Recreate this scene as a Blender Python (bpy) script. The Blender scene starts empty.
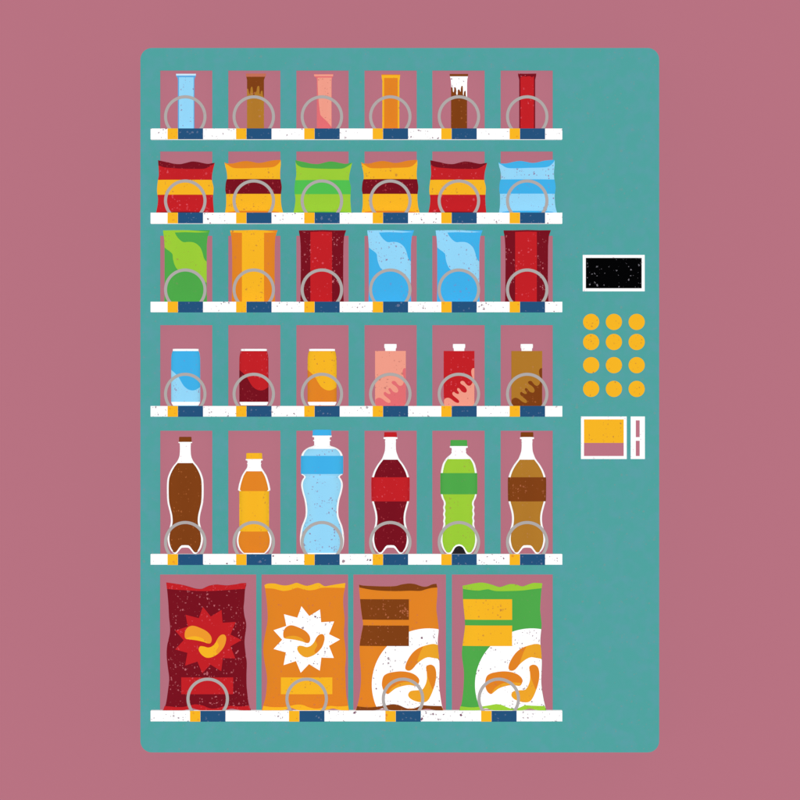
import bpy, bmesh, math
from mathutils import Vector

# ------------------------------------------------------------------ scene
scene = bpy.context.scene
COL = scene.collection
S = 0.0025            # metres per drawing unit (a 706-unit machine is 1.77 m tall)
CAM_D = 40.0          # the camera stands far back with a long lens
Y_REF = -0.06         # distance at which one drawing unit is exactly S
K1, K2 = 0.935, 0.17
E = 1.2               # white paint of 0.85 under this light reads as white
CAB_D = 0.50          # depth of the cabinet


def X(px): return (px - 400.0) * S
def Z(py): return (400.0 - py) * S


# ------------------------------------------------------------------ materials
def lin(c):
    out = []
    for v in c:
        v = v / 255.0
        v = v / 12.92 if v <= 0.04045 else ((v + 0.055) / 1.055) ** 2.4
        out.append(v)
    return out


def albedo(c):
    # rough paint sends back a little more of the light the paler it is
    return tuple(min(0.90, (-K1 + math.sqrt(K1 * K1 + 4 * K2 * v)) / (2 * K2) / E) for v in lin(c)) + (1.0,)


_mats = {}


def mat(name, rgb, speck=None, amount=0.0, strength=0.8, mottle=None):
    """Matte printed paint; 'speck' is the colour of the worn grain in it."""
    if name in _mats:
        return _mats[name]
    m = bpy.data.materials.new(name)
    m.use_nodes = True
    nt = m.node_tree
    N, L = nt.nodes, nt.links
    N.clear()
    out = N.new('ShaderNodeOutputMaterial')
    bsdf = N.new('ShaderNodeBsdfDiffuse')
    bsdf.inputs['Roughness'].default_value = 0.85 if min(rgb) > 250 else ROUGH
    L.new(bsdf.outputs[0], out.inputs['Surface'])
    base = N.new('ShaderNodeRGB')
    base.outputs[0].default_value = albedo(rgb)
    col = base.outputs[0]
    tc = N.new('ShaderNodeTexCoord')
    oi = N.new('ShaderNodeObjectInfo')
    sh = N.new('ShaderNodeVectorMath'); sh.operation = 'SCALE'
    sh.inputs[0].default_value = (13.7, 5.3, 29.1)
    L.new(oi.outputs['Random'], sh.inputs['Scale'])
    add = N.new('ShaderNodeVectorMath'); add.operation = 'ADD'
    L.new(tc.outputs['Object'], add.inputs[0])
    L.new(sh.outputs[0], add.inputs[1])
    vec = add.outputs[0]

    def math_(op, a, b=None, clamp=False):
        n = N.new('ShaderNodeMath'); n.operation = op; n.use_clamp = clamp
        for i, v in enumerate((a, b)):
            if v is None:
                continue
            if isinstance(v, (int, float)):
                n.inputs[i].default_value = v
            else:
                L.new(v, n.inputs[i])
        return n.outputs[0]

    def mix(f, a, b):
        n = N.new('ShaderNodeMix'); n.data_type = 'RGBA'
        if isinstance(f, (int, float)):
            n.inputs[0].default_value = f
        else:
            L.new(f, n.inputs[0])
        for i, v in ((6, a), (7, b)):
            if isinstance(v, tuple):
                n.inputs[i].default_value = v
            else:
                L.new(v, n.inputs[i])
        return n.outputs[2]

    if mottle:
        no = N.new('ShaderNodeTexNoise')
        no.inputs['Scale'].default_value = 38.0
        no.inputs['Detail'].default_value = 2.0
        L.new(vec, no.inputs['Vector'])
        f = math_('MULTIPLY', math_('SUBTRACT', no.outputs[0], 0.40), 3.2, True)
        col = mix(f, col, albedo(mottle))
    if speck and amount > 0:
        # wobble so that the specks are ragged
        wn = N.new('ShaderNodeTexNoise'); wn.inputs['Scale'].default_value = 420.0
        wn.inputs['Detail'].default_value = 1.0
        L.new(vec, wn.inputs['Vector'])
        w1 = N.new('ShaderNodeVectorMath'); w1.operation = 'SUBTRACT'
        L.new(wn.outputs['Color'], w1.inputs[0]); w1.inputs[1].default_value = (.5, .5, .5)
        w2 = N.new('ShaderNodeVectorMath'); w2.operation = 'SCALE'
        w2.inputs['Scale'].default_value = 0.006
        L.new(w1.outputs[0], w2.inputs[0])
        w3 = N.new('ShaderNodeVectorMath'); w3.operation = 'ADD'
        L.new(vec, w3.inputs[0]); L.new(w2.outputs[0], w3.inputs[1])
        cn = N.new('ShaderNodeTexNoise'); cn.inputs['Scale'].default_value = 26.0
        L.new(vec, cn.inputs['Vector'])
        clump = math_('MULTIPLY', math_('SUBTRACT', cn.outputs[0], 0.27), 3.4, True)
        total = None
        for scale, rad, a in ((165.0, 0.42, min(0.95, amount * 1.25)), (72.0, 0.26, amount), (36.0, 0.15, amount)):
            v = N.new('ShaderNodeTexVoronoi')
            v.inputs['Scale'].default_value = scale
            L.new(w3.outputs[0], v.inputs['Vector'])
            sp = N.new('ShaderNodeSeparateColor')
            L.new(v.outputs['Color'], sp.inputs[0])
            r = math_('MULTIPLY', math_('SUBTRACT', sp.outputs[0], 1.0 - a), rad / a, True)
            r = math_('MULTIPLY', r, clump)
            hit = math_('LESS_THAN', v.outputs['Distance'], r)
            hit = math_('MULTIPLY', hit, math_('ADD', math_('MULTIPLY', sp.outputs[1], 0.5), 0.5))
            total = hit if total is None else math_('MAXIMUM', total, hit)
        total = math_('MULTIPLY', total, strength)
        col = mix(total, col, albedo(speck))
    L.new(col, bsdf.inputs['Color'])
    _mats[name] = m
    return m


ROUGH = 0.66
DK = (140, 78, 100)
PK = (214, 132, 142)
M = {}


def defmats():
    def d(k, rgb, speck=None, am=0.0, st=0.8, mottle=None):
        M[k] = mat(k + '_paint', rgb, speck, am, st, mottle)
    d('pink', (186, 114, 130))
    d('teal', (78, 162, 159), (118, 150, 150), 0.30, 0.55, (86, 160, 165))
    d('white', (255, 255, 255), (122, 72, 98), 0.42, 1.0)
    d('white_clean', (255, 255, 255), (205, 165, 180), 0.3, 0.6)
    d('rim', (255, 255, 255), (205, 165, 180), 0.25, 0.6)
    d('grey', (174, 168, 166), (186, 150, 150), 0.5, 0.7)
    d('yellow', (244, 181, 36), (170, 100, 64), 0.38, 0.75)
    d('tag_yellow', (246, 182, 34), (222, 120, 50), 0.35, 0.8)
    d('orange', (224, 129, 36), (200, 112, 70), 0.3, 0.7)
    d('red', (193, 32, 38), (226, 96, 110), 0.34, 0.7)
    d('maroon', (117, 18, 31), (214, 120, 130), 0.46, 0.85)
    d('maroon_quiet', (117, 18, 31), (190, 70, 80), 0.4, 0.7)
    d('blue', (62, 175, 231), (112, 134, 196), 0.28, 0.7)
    d('light_blue', (146, 213, 245), (140, 98, 140), 0.55, 0.95)
    d('pale_blue', (205, 234, 250))
    d('mid_blue', (92, 168, 222))
    d('lime', (153, 203, 55), (160, 150, 70), 0.35, 0.8)
    d('green', (76, 166, 72), (110, 150, 90), 0.25, 0.6)
    d('bright_green', (80, 190, 79), (100, 160, 90), 0.25, 0.6)
    d('brown', (125, 62, 22), (206, 120, 84), 0.42, 0.7)
    d('brown_quiet', (125, 62, 22), (196, 112, 60), 0.3, 0.6)
    d('tan', (176, 119, 42), (190, 130, 90), 0.25, 0.7)
    d('salmon', (238, 156, 136), (176, 100, 92), 0.4, 0.7)
    d('coral', (224, 109, 114), (200, 90, 100), 0.2)
    d('rust', (193, 108, 84))
    d('navy', (36, 80, 122), (122, 132, 160), 0.36, 0.7)
    d('black', (4, 4, 5), (165, 160, 170), 0.26, 0.8)
    d('dark', (38, 34, 38), (110, 70, 90), 0.4)
    d('amber', (234, 162, 40), (190, 110, 60), 0.25)
    d('ochre', (236, 152, 44))


defmats()


# ------------------------------------------------------------------ helpers
def link(o):
    COL.objects.link(o)
    return o


def thing(name, label, cat, loc, group=None):
    o = link(bpy.data.objects.new(name, None))
    o.location = loc
    o.empty_display_size = 0.05
    o['label'] = label
    o['category'] = cat
    if group:
        o['group'] = group
    return o


def mesh_obj(name, bm, mats, parent=None, loc=None, smooth=False):
    me = bpy.data.meshes.new(name)
    bm.normal_update()
    bm.to_mesh(me)
    bm.free()
    for m in mats:
        me.materials.append(m)
    if smooth:
        for p in me.polygons:
            p.use_smooth = True
    o = link(bpy.data.objects.new(name, me))
    if parent:
        o.parent = parent
    if loc:
        o.location = loc
    return o


def copy_tree(o, parent=None):
    c = link(o.copy())
    if parent:
        c.parent = parent
    for ch in list(o.children):
        copy_tree(ch, c)
    return c


def box(bm, x0, x1, y0, y1, z0, z1, mi=0):
    x0, x1 = sorted((x0, x1)); y0, y1 = sorted((y0, y1)); z0, z1 = sorted((z0, z1))
    v = [bm.verts.new(p) for p in ((x0, y0, z0), (x1, y0, z0), (x1, y1, z0), (x0, y1, z0),
                                   (x0, y0, z1), (x1, y0, z1), (x1, y1, z1), (x0, y1, z1))]
    for q in ((0, 3, 2, 1), (4, 5, 6, 7), (0, 1, 5, 4), (1, 2, 6, 5), (2, 3, 7, 6), (3, 0, 4, 7)):
        f = bm.faces.new([v[i] for i in q]); f.material_index = mi


def bevel_box(bm, x0, x1, y0, y1, z0, z1, b):
    """box whose front (towards -y) edges are chamfered by b"""
    x0, x1 = sorted((x0, x1)); y0, y1 = sorted((y0, y1)); z0, z1 = sorted((z0, z1))
    loops = [[(x0 + b, y0, z0 + b), (x1 - b, y0, z0 + b), (x1 - b, y0, z1 - b), (x0 + b, y0, z1 - b)],
             [(x0, y0 + b, z0), (x1, y0 + b, z0), (x1, y0 + b, z1), (x0, y0 + b, z1)],
             [(x0, y1, z0), (x1, y1, z0), (x1, y1, z1), (x0, y1, z1)]]
    vs = [[bm.verts.new(p) for p in l] for l in loops]
    bm.faces.new(vs[0])
    for a, c in ((0, 1), (1, 2)):
        for i in range(4):
            j = (i + 1) % 4
            bm.faces.new((vs[a][i], vs[c][i], vs[c][j], vs[a][j]))
    bm.faces.new(list(reversed(vs[2])))


def catmull(pts, n=5, closed=False):
    """smooth curve through the points"""
    out = []
    k = len(pts)
    rng = range(k) if closed else range(k - 1)
    for i in rng:
        if closed:
            p0, p1, p2, p3 = pts[(i - 1) % k], pts[i], pts[(i + 1) % k], pts[(i + 2) % k]
        else:
            p0, p1, p2, p3 = pts[max(i - 1, 0)], pts[i], pts[i + 1], pts[min(i + 2, k - 1)]
        for s in range(n):
            t = s / n
            out.append(tuple(0.5 * ((2 * p1[c]) + (-p0[c] + p2[c]) * t +
                                    (2 * p0[c] - 5 * p1[c] + 4 * p2[c] - p3[c]) * t * t +
                                    (-p0[c] + 3 * p1[c] - 3 * p2[c] + p3[c]) * t ** 3) for c in (0, 1)))
    if not closed:
        out.append(tuple(pts[-1]))
    return out


def sheet(poly, xs, zs):
    """flat mesh of a polygon (metres, in x/z), cut along the grid lines"""
    bm = bmesh.new()
    vs = []
    last = None
    for p in poly:
        if last is None or abs(p[0] - last[0]) + abs(p[1] - last[1]) > 1e-6:
            vs.append(bm.verts.new((p[0], 0, p[1])))
            last = p
    if (vs[0].co - vs[-1].co).length < 1e-6:
        bm.verts.remove(vs.pop())
    f = bm.faces.new(vs)
    f.normal_update()
    if f.normal.y > 0:
        f.normal_flip()
    bmesh.ops.triangulate(bm, faces=[f], quad_method='BEAUTY', ngon_method='EAR_CLIP')
    x0, x1 = min(p[0] for p in poly), max(p[0] for p in poly)
    z0, z1 = min(p[1] for p in poly), max(p[1] for p in poly)
    for gx in xs:
        if x0 < gx < x1:
            bmesh.ops.bisect_plane(bm, geom=bm.verts[:] + bm.edges[:] + bm.faces[:], dist=1e-7,
                                   plane_co=(gx, 0, 0), plane_no=(1, 0, 0))
    for gz in zs:
        if z0 < gz < z1:
            bmesh.ops.bisect_plane(bm, geom=bm.verts[:] + bm.edges[:] + bm.faces[:], dist=1e-7,
                                   plane_co=(0, 0, gz), plane_no=(0, 0, 1))
    bmesh.ops.dissolve_degenerate(bm, dist=1e-7, edges=bm.edges[:])
    return bm


class Relief:
    """A rounded body with the given front outline.  Outline in drawing units;
    kind sets how the depth swells: 'pillow', 'round' (bottles, cans) or 'slab'."""

    def __init__(self, cx, by, outline, kind, T, step=(2.5, 3.0), top_y=None, bot_y=None):
        self.cx, self.by, self.kind, self.T = cx, by, kind, T
        self.o = outline
        self.ys = [p[1] for p in outline]
        self.y0, self.y1 = min(self.ys), max(self.ys)
        self.top_y = self.y0 if top_y is None else top_y      # below the ragged top edge
        self.bot_y = self.y1 if bot_y is None else bot_y
        xs = [p[0] for p in outline]
        a, b = min(xs), max(xs)
        self.gx = []
        n = int((b - a) / step[0]) + 1
        for i in range(1, n):
            self.gx.append((a + (b - a) * i / n - cx) * S)
        if kind == 'round':                      # tighter towards the silhouette
            for q in (0.4, 0.8, 1.3, 2.0):
                self.gx += [(a + q - cx) * S, (b - q - cx) * S]
            self.gx.sort()
            self.ring_ys = sorted({round(y, 3) for y in self.ys})
        n = int((self.y1 - self.y0) / step[1]) + 1
        self.gz = [(by - (self.y0 + (self.y1 - self.y0) * i / n)) * S for i in range(1, n)]
        if kind == 'round':                      # a cut at every change of the profile
            last = -1e9
            for y in self.ring_ys:
                if y - last > 0.08:
                    self.gz.append((by - y) * S); last = y
            self.gz.sort()
        self._c = {}

    def span(self, y):
        y = min(max(y, self.y0 + 1e-4), self.y1 - 1e-4)
        k = round(y, 3)
        if k in self._c:
            return self._c[k]
        hit = []
        n = len(self.o)
        for i in range(n):
            (xa, ya), (xb, yb) = self.o[i], self.o[(i + 1) % n]
            if (ya <= y < yb) or (yb <= y < ya):
                hit.append(xa + (xb - xa) * (y - ya) / (yb - ya))
        if not hit:
            hit = [self.cx, self.cx]
        self._c[k] = (min(hit), max(hit))
        return self._c[k]

    def depth(self, lx, lz):
        px, py = lx / S + self.cx, self.by - lz / S
        a, b = self.span(min(max(py, self.top_y), self.bot_y))
        w = max((b - a) / 2, 0.1)
        u = min(abs((px - (a + b) / 2) / w), 1.0)
        if self.kind == 'slab':
            return self.T
        if self.kind == 'round':
            return max(0.0006, min(w * S, self.T) * math.sqrt(max(1 - u * u, 0)))
        v = (py - self.y0) / (self.y1 - self.y0) * 2 - 1
        g = 1 - u ** 3
        h = 1 - min(abs(v), 1) ** 4
        return 0.0012 + self.T * g * h

    def loc(self, p):
        return ((p[0] - self.cx) * S, (self.by - p[1]) * S)

    def clamp(self, pts, e=0.15):
        out = []
        for (x, y) in pts:
            y = min(max(y, self.y0), self.y1)
            a, b = self.span(y)
            out.append((min(max(x, a + e), b - e), y))
        return out

    def band(self, ya, yb, e=0.0, n=None):
        """strip across the whole body between two heights"""
        n = n or max(2, int(abs(yb - ya) / 1.5))
        left, right = [], []
        for i in range(n + 1):
            y = ya + (yb - ya) * i / n
            a, b = self.span(y)
            left.append((a + e, y)); right.append((b - e, y))
        return left + right[::-1]

    def mesh(self, base=None, decals=(), back=True):
        """base: material of the body (or None); decals: (polygon, material, layer)"""
        mats, bm = [], bmesh.new()

        def mi(m):
            if m not in mats:
                mats.append(m)
            return mats.index(m)
        jobs = []
        if base:
            jobs.append((self.o, base, 0, True))
        for d in decals:
            jobs.append((d[0], d[1], d[2], False))
        for poly, m, lvl, solid in jobs:
            sb = sheet([self.loc(p) for p in poly], self.gx, self.gz)
            off = (0.0009 if self.kind == 'pillow' else 0.0006) * lvl
            k = mi(m)
            fr, bk = {}, {}
            for v in sb.verts:
                d = self.depth(v.co.x, v.co.z) + off
                fr[v] = bm.verts.new((v.co.x, -d, v.co.z))
                if back or solid:
                    bk[v] = bm.verts.new((v.co.x, d, v.co.z))
            for f in sb.faces:
                nf = bm.faces.new([fr[v] for v in f.verts]); nf.material_index = k; nf.smooth = True
                if back or solid:
                    nb = bm.faces.new([bk[v] for v in reversed(f.verts)]); nb.material_index = k; nb.smooth = True
            if solid:
                for e in sb.edges:
                    if len(e.link_faces) != 1:
                        continue
                    a, b = e.verts
                    if e.link_loops[0].vert is b:
                        a, b = b, a
                    q = [bm.verts.new(p) for p in (fr[b].co, fr[a].co, bk[a].co, bk[b].co)]
                    nf = bm.faces.new(q); nf.material_index = k
            sb.free()
        return bm, mats

    def part(self, root, name, base=None, decals=(), back=True):
        bm, mats = self.mesh(base, decals, back)
        return mesh_obj(name, bm, mats, root)


# ------------------------------------------------------------------ backdrop
YP = -0.060           # depth of the middle of the goods on the shelves
bm = bmesh.new()
box(bm, -12, 12, CAB_D, CAB_D + 0.1, -12, 12)
bd = mesh_obj('backdrop', bm, [M['pink']])
bd['kind'] = 'structure'

# ------------------------------------------------------------------ machine
machine = thing('vending_machine',
                'teal vending machine with pink product windows, white shelves and a yellow keypad',
                'vending machine', (0, 0, Z(753)))
MZ = Z(753)
COLX = [185.6, 254.0, 322.0, 390.3, 458.8, 527.0]
WIN = [(159.8, 212.0), (228.0, 280.2), (296.2, 348.5), (364.5, 416.7), (432.4, 484.8), (500.8, 553.0)]
BIGX = [208.0, 306.8, 403.0, 498.6]
BIGWIN = [(159.6, 256.0), (261.3, 348.0), (353.3, 446.0), (452.0, 553.0)]
# window top, shelf top, shelf bottom
ROWS = [(70.0, 129.0, 139.6), (151.0, 213.0, 223.8), (235.5, 301.9, 312.2),
        (325.0, 406.0, 416.6), (430.8, 554.0, 564.4), (574.8, 710.4, 720.8)]


def rounded(x0, x1, y0, y1, r, n=8):
    pts = []
    for cx, cy, a0 in ((x1 - r, y0 + r, -90), (x1 - r, y1 - r, 0), (x0 + r, y1 - r, 90), (x0 + r, y0 + r, 180)):
        for i in range(n + 1):
            a = math.radians(a0 + 90 * i / n)
            pts.append((cx + r * math.cos(a), cy + r * math.sin(a)))
    return pts


holes = []
for i, (wt, st, sb_) in enumerate(ROWS):
    for (a, b) in (BIGWIN if i == 5 else WIN):
        holes.append((X(a), X(b), Z(st + 4), Z(wt)))     # runs a little below the shelf top
NICHE = 0.025
outer = [(X(x), Z(y) - MZ) for x, y in rounded(140.0, 659.6, 47.4, 753.0, 11.5)]
inner = [(X(x), Z(y) - MZ) for x, y in rounded(140.3, 659.3, 47.7, 752.7, 11.2)]
xs = sorted({round(v, 5) for h in holes for v in h[:2]})
zs = sorted({round(v - MZ, 5) for h in holes for v in h[2:]})
bm = sheet(inner, xs, zs)
rem = []
for f in bm.faces:
    c = f.calc_center_median()
    for h in holes:
        if h[0] < c.x < h[1] and h[2] - MZ < c.z < h[3] - MZ:
            rem.append(f); break
bmesh.ops.delete(bm, geom=rem, context='FACES')
n = len(outer)
ra = [bm.verts.new((p[0], 0, p[1])) for p in inner]
rb = [bm.verts.new((p[0], 0.0012, p[1])) for p in outer]
rc = [bm.verts.new((p[0], CAB_D - 0.002, p[1])) for p in outer]
for i in range(n):
    j = (i + 1) % n
    bm.faces.new((ra[i], ra[j], rb[j], rb[i]))
    bm.faces.new((rb[i], rb[j], rc[j], rc[i]))
bm.faces.new(rc)
for (x0, x1, z0, z1) in holes:                           # the sides of each window recess
    z0 -= MZ; z1 -= MZ
    q = [(x0, z0), (x1, z0), (x1, z1), (x0, z1)]
    for i in range(4):
        a, b = q[i], q[(i + 1) % 4]
        vs = [bm.verts.new(p) for p in ((a[0], 0, a[1]), (b[0], 0, b[1]), (b[0], NICHE, b[1]), (a[0], NICHE, a[1]))]
        bm.faces.new(vs)
bmesh.ops.recalc_face_normals(bm, faces=bm.faces[:])
mesh_obj('cabinet', bm, [M['teal']], machine)
for (x0, x1, z0, z1) in holes:
    bm = bmesh.new()
    box(bm, x0 - 0.001, x1 + 0.001, NICHE + 0.0005, NICHE + 0.004, z0 - MZ - 0.001, z1 - MZ + 0.001)
    mesh_obj('window_panel', bm, [M['pink']], machine)

# shelves with their wire rings and price tags
Y_TRAY, Y_LIP0, Y_LIP1 = -0.1185, -0.1280, -0.1340
Y_RING = -0.1234


def torus(bm, R, r, nu=72, nv=12):
    ring = []
    for i in range(nu):
        a = 2 * math.pi * i / nu
        row = []
        for j in range(nv):
            b = 2 * math.pi * j / nv
            d = R + r * math.cos(b)
            row.append(bm.verts.new((d * math.cos(a), r * math.sin(b), d * math.sin(a))))
        ring.append(row)
    for i in range(nu):
        for j in range(nv):
            f = bm.faces.new((ring[i][j], ring[i][(j + 1) % nv], ring[(i + 1) % nu][(j + 1) % nv], ring[(i + 1) % nu][j]))
            f.smooth = True
    bmesh.ops.recalc_face_normals(bm, faces=bm.faces[:])


ring0 = ytag0 = ntag0 = None
for i, (wt, st, sbt) in enumerate(ROWS):
    h = (sbt - st) * S
    bm = bmesh.new()
    x0, x1 = X(151.0), X(562.0)
    zt, zb = 0.0, -h
    box(bm, x0, x1, Y_TRAY, -0.0005, zb, zt)
    box(bm, x0, x1, Y_LIP0, Y_TRAY, zb, zb + 0.0018)
    bevel_box(bm, x0, x1, Y_LIP1, Y_LIP0, zb, zt, 0.0006)
    shelf = mesh_obj('shelf', bm, [M['white']], machine, (0, 0, Z(st) - MZ))
    for cx in (BIGX if i == 5 else COLX):
        if ring0 is None:
            bm = bmesh.new(); torus(bm, 19.7 * S, 1.55 * S)
            r = ring0 = mesh_obj('wire_ring', bm, [M['grey']], shelf)
            bm = bmesh.new(); bevel_box(bm, -5.15 * S, 5.15 * S, -0.0020, 0, -h - 0.0003, 0.0003, 0.0005)
            yt = ytag0 = mesh_obj('yellow_tag', bm, [M['tag_yellow']], shelf)
            bm = bmesh.new(); bevel_box(bm, -12.5 * S, 12.5 * S, -0.0022, 0, -h - 0.0003, 0.0003, 0.0005)
            nt_ = ntag0 = mesh_obj('navy_tag', bm, [M['navy']], shelf)
        else:
            r, yt, nt_ = link(ring0.copy()), link(ytag0.copy()), link(ntag0.copy())
            for o in (r, yt, nt_):
                o.parent = shelf
        r.location = (X(cx), Y_RING, 12.0 * S)
        yt.location = (X(cx - 12.45), Y_LIP1, 0)
        nt_.location = (X(cx + 5.3), Y_LIP1, 0)

# screen
bm = bmesh.new()
for (a, b, c, d) in ((583, 645, 254.7, 257.7), (583, 645, 288.2, 291.2), (583, 586, 257.7, 288.2), (642, 645, 257.7, 288.2)):
    box(bm, X(a), X(b), -0.012, -0.0003, Z(d) - MZ, Z(c) - MZ)
fr = mesh_obj('screen_frame', bm, [M['white_clean']], machine)
bm = bmesh.new()
box(bm, X(585.9), X(642.1), -0.006, -0.0006, Z(288.3) - MZ, Z(257.6) - MZ)
mesh_obj('screen', bm, [M['black']], fr)
# keypad
but = None
for y in (321.8, 341.9, 365.1, 388.9):
    for x in (591.4, 614.2, 637.0):
        if but is None:
            bm = bmesh.new()
            R0 = 8.15 * S
            prof = [(0.0, -0.0100), (R0 * 0.72, -0.0098), (R0 * 0.93, -0.0086), (R0, -0.0062), (R0, -0.0003)]
            nn = 48
            rows = []
            for (rr, yy) in prof:
                if rr == 0:
                    rows.append([bm.verts.new((0, yy, 0))])
                else:
                    rows.append([bm.verts.new((rr * math.cos(2 * math.pi * k / nn), yy, rr * math.sin(2 * math.pi * k / nn))) for k in range(nn)])
            for k in range(nn):
                kk = (k + 1) % nn
                bm.faces.new((rows[0][0], rows[1][k], rows[1][kk]))
                for q in range(1, len(rows) - 1):
                    bm.faces.new((rows[q][k], rows[q + 1][k], rows[q + 1][kk], rows[q][kk]))
            bmesh.ops.recalc_face_normals(bm, faces=bm.faces[:])
            b = but = mesh_obj('keypad_button', bm, [M['yellow']], machine, smooth=True)
        else:
            b = link(but.copy()); b.parent = machine
        b.location = (X(x), 0, Z(y) - MZ)
# banknote reader
bm = bmesh.new()
for (a, b, c, d) in ((581.2, 627, 416.5, 419.4), (581.2, 627, 456.1, 459.1), (581.2, 584.2, 419.4, 456.1), (624, 627, 419.4, 456.1)):
    box(bm, X(a), X(b), -0.012, -0.0003, Z(d) - MZ, Z(c) - MZ)
fr = mesh_obj('banknote_reader_frame', bm, [M['white_clean']], machine)
bm = bmesh.new()
bevel_box(bm, X(584.1), X(624.1), -0.010, -0.0006, Z(443.0) - MZ, Z(419.3) - MZ, 0.0006)
mesh_obj('flap', bm, [M['yellow']], fr)
bm = bmesh.new()
box(bm, X(584.1), X(624.1), -0.004, -0.0007, Z(456.2) - MZ, Z(443.05) - MZ)
mesh_obj('banknote_slot', bm, [M['pink']], fr)
# coin plate with its two slots cut through to pink inserts
bm = bmesh.new()
for (a, b, c, d) in ((631, 636.1, 416.5, 459.1), (640, 645.2, 416.5, 459.1), (636.1, 640, 416.5, 420.4),
                     (636.1, 640, 437.2, 440.8), (636.1, 640, 456.1, 459.1)):
    box(bm, X(a), X(b), -0.010, -0.0003, Z(d) - MZ, Z(c) - MZ)
fr = mesh_obj('coin_plate', bm, [M['white_clean']], machine)
for (c, d) in ((420.3, 437.3), (440.7, 456.2)):
    bm = bmesh.new()
    box(bm, X(636.0), X(640.1), -0.005, -0.0006, Z(d) - MZ, Z(c) - MZ)
    mesh_obj('coin_slot', bm, [M['pink']], fr)


def product(name, label, cat, cx, row, group):
    return thing(name, label, cat, (X(cx), YP, Z(ROWS[row][1])), group)


def place_copy(src, label, dx):
    c = copy_tree(src)
    c.location.x += dx * S
    c['label'] = label
    return c


def shift(pts, dx, dy=0):
    return [(x + dx, y + dy) for x, y in pts]


# ------------------------------------------------------------------ row 1: snack bars
G1 = 'snack bars on the top shelf'


def bar(cx, label, xa, xb, ta, tb, ty, base, sealpoly, sealmat, decals):
    by = ROWS[0][1]
    out = [(ta, ty), (ta + (tb - ta) * .3, ty + .25), (ta + (tb - ta) * .6, ty + .1), (tb, ty), (tb - .2, ty + 2.4), (xb + .5, ty + 4), (xb, ty + 6.2),
           (xb, by - 30), (xb, by), (xa, by), (xa, by - 30), (xa, ty + 6.2), (xa - .5, ty + 4), (ta + .2, ty + 2.4)]
    R = Relief(cx, by, out, 'pillow', 0.011, (1.6, 3.0))
    root = product('snack_bar', label, 'snack bar', cx, 0, G1)
    R.part(root, 'wrapper', base, [(R.clamp(p, e), m, l) for (p, m, l, e) in decals(R)])
    R.part(root, 'top_seal', None, [(R.clamp(sealpoly, 0.02), sealmat, 3)])
    return root


def strip(xa, xb, ya, yb, n=8):
    return [(xa, ya + (yb - ya) * i / n) for i in range(n + 1)] + [(xb, yb - (yb - ya) * i / n) for i in range(n + 1)]


bar(186.0, 'pale blue snack bar upright on the top shelf', 177.9, 194.4, 176.0, 196.0, 73.8, M['mid_blue'],
    strip(176, 196, 73.85, 75.5), M['pale_blue'],
    lambda R: [(strip(179.0, 193.6, 77.2, 129), M['light_blue'], 1, 0.6)])


def drips(x0, w, tops, yb, ytop=None):
    """a liquid edge of rounded fingers, alternately high and low"""
    pts = []
    n = len(tops)
    for i in range(n):
        pts.append((x0 + w * i / (n - 1), tops[i]))
    return catmull(pts, 5)


d2 = [(247.0, 88.5), (248.3, 89.5), (249.2, 93.4), (250.2, 93.2), (250.8, 88.0), (252.2, 86.8), (252.9, 90.0), (253.2, 94.6), (254.4, 95.0),
      (255.0, 92.2), (256.4, 92.0), (257.0, 88.0), (258.0, 86.0), (259.4, 87.0), (259.6, 93.0), (260.4, 94.4), (261.0, 91.5), (262.4, 91.0), (263.0, 95.5), (264.0, 97.5)]
bar(255.5, 'tan snack bar with dark brown chocolate drips running down from its top', 247.0, 264.0, 245.8, 266.0, 73.6, M['tan'],
    strip(245.8, 266, 73.6, 76.8), M['rust'],
    lambda R: [([(246, 76.8), (246.2, 80), (246.8, 84)] + catmull(d2, 4) + [(264.5, 84), (265.2, 80), (265.6, 76.8)], M['brown'], 1, 0.05)])
bar(324.3, 'salmon pink snack bar with a darker coral lower corner', 316.8, 331.7, 314.0, 333.3, 74.0, M['coral'],
    strip(314, 333.3, 74.5, 76.3), M['salmon'],
    lambda R: [([(317.6, 77.6), (317.6, 84), (317.9, 92), (318.6, 100), (319.4, 108), (320.4, 115.0), (323, 117.8), (326.5, 121), (329.5, 124.4), (331.4, 127), (331.6, 116), (331.6, 100), (331.6, 84), (331.6, 77.6)], M['salmon'], 1, 0.25)])
bar(390.8, 'orange snack bar with thin yellow edges', 382.3, 399.4, 381.4, 400.2, 74.4, M['yellow'],
    strip(381.4, 400.2, 74.4, 75.2), M['orange'],
    lambda R: [(strip(384.1, 397.7, 78.0, 129), M['orange'], 1, 0.8)])
d5 = [(451.2, 87.2), (452.5, 87.5), (453.0, 91.5), (453.8, 92.0), (454.4, 88.0), (455.6, 87.4), (456.2, 90.0), (456.2, 94.0), (456.8, 95.0), (457.6, 94.4),
      (457.8, 90.4), (459.0, 89.4), (459.9, 90.8), (460.6, 91.8), (460.9, 88.0), (461.6, 86.0), (462.7, 86.6), (462.9, 91.0), (463.0, 94.5), (463.6, 95.4), (464.0, 92.0), (465.0, 90.8), (465.7, 91.6), (465.8, 95.0), (466.4, 97.0), (467.1, 97.4)]
bar(459.0, 'dark brown snack bar with a white dripping top half', 451.0, 467.1, 449.6, 468.2, 74.0, M['brown_quiet'],
    strip(449.6, 468.2, 74.0, 76.4), M['brown'],
    lambda R: [([(449.9, 76.4), (450.4, 79), (451, 83)] + catmull(d5, 4) + [(467.2, 83), (467.8, 79), (468.2, 76.4)], M['white'], 1, 0.02)])
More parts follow.
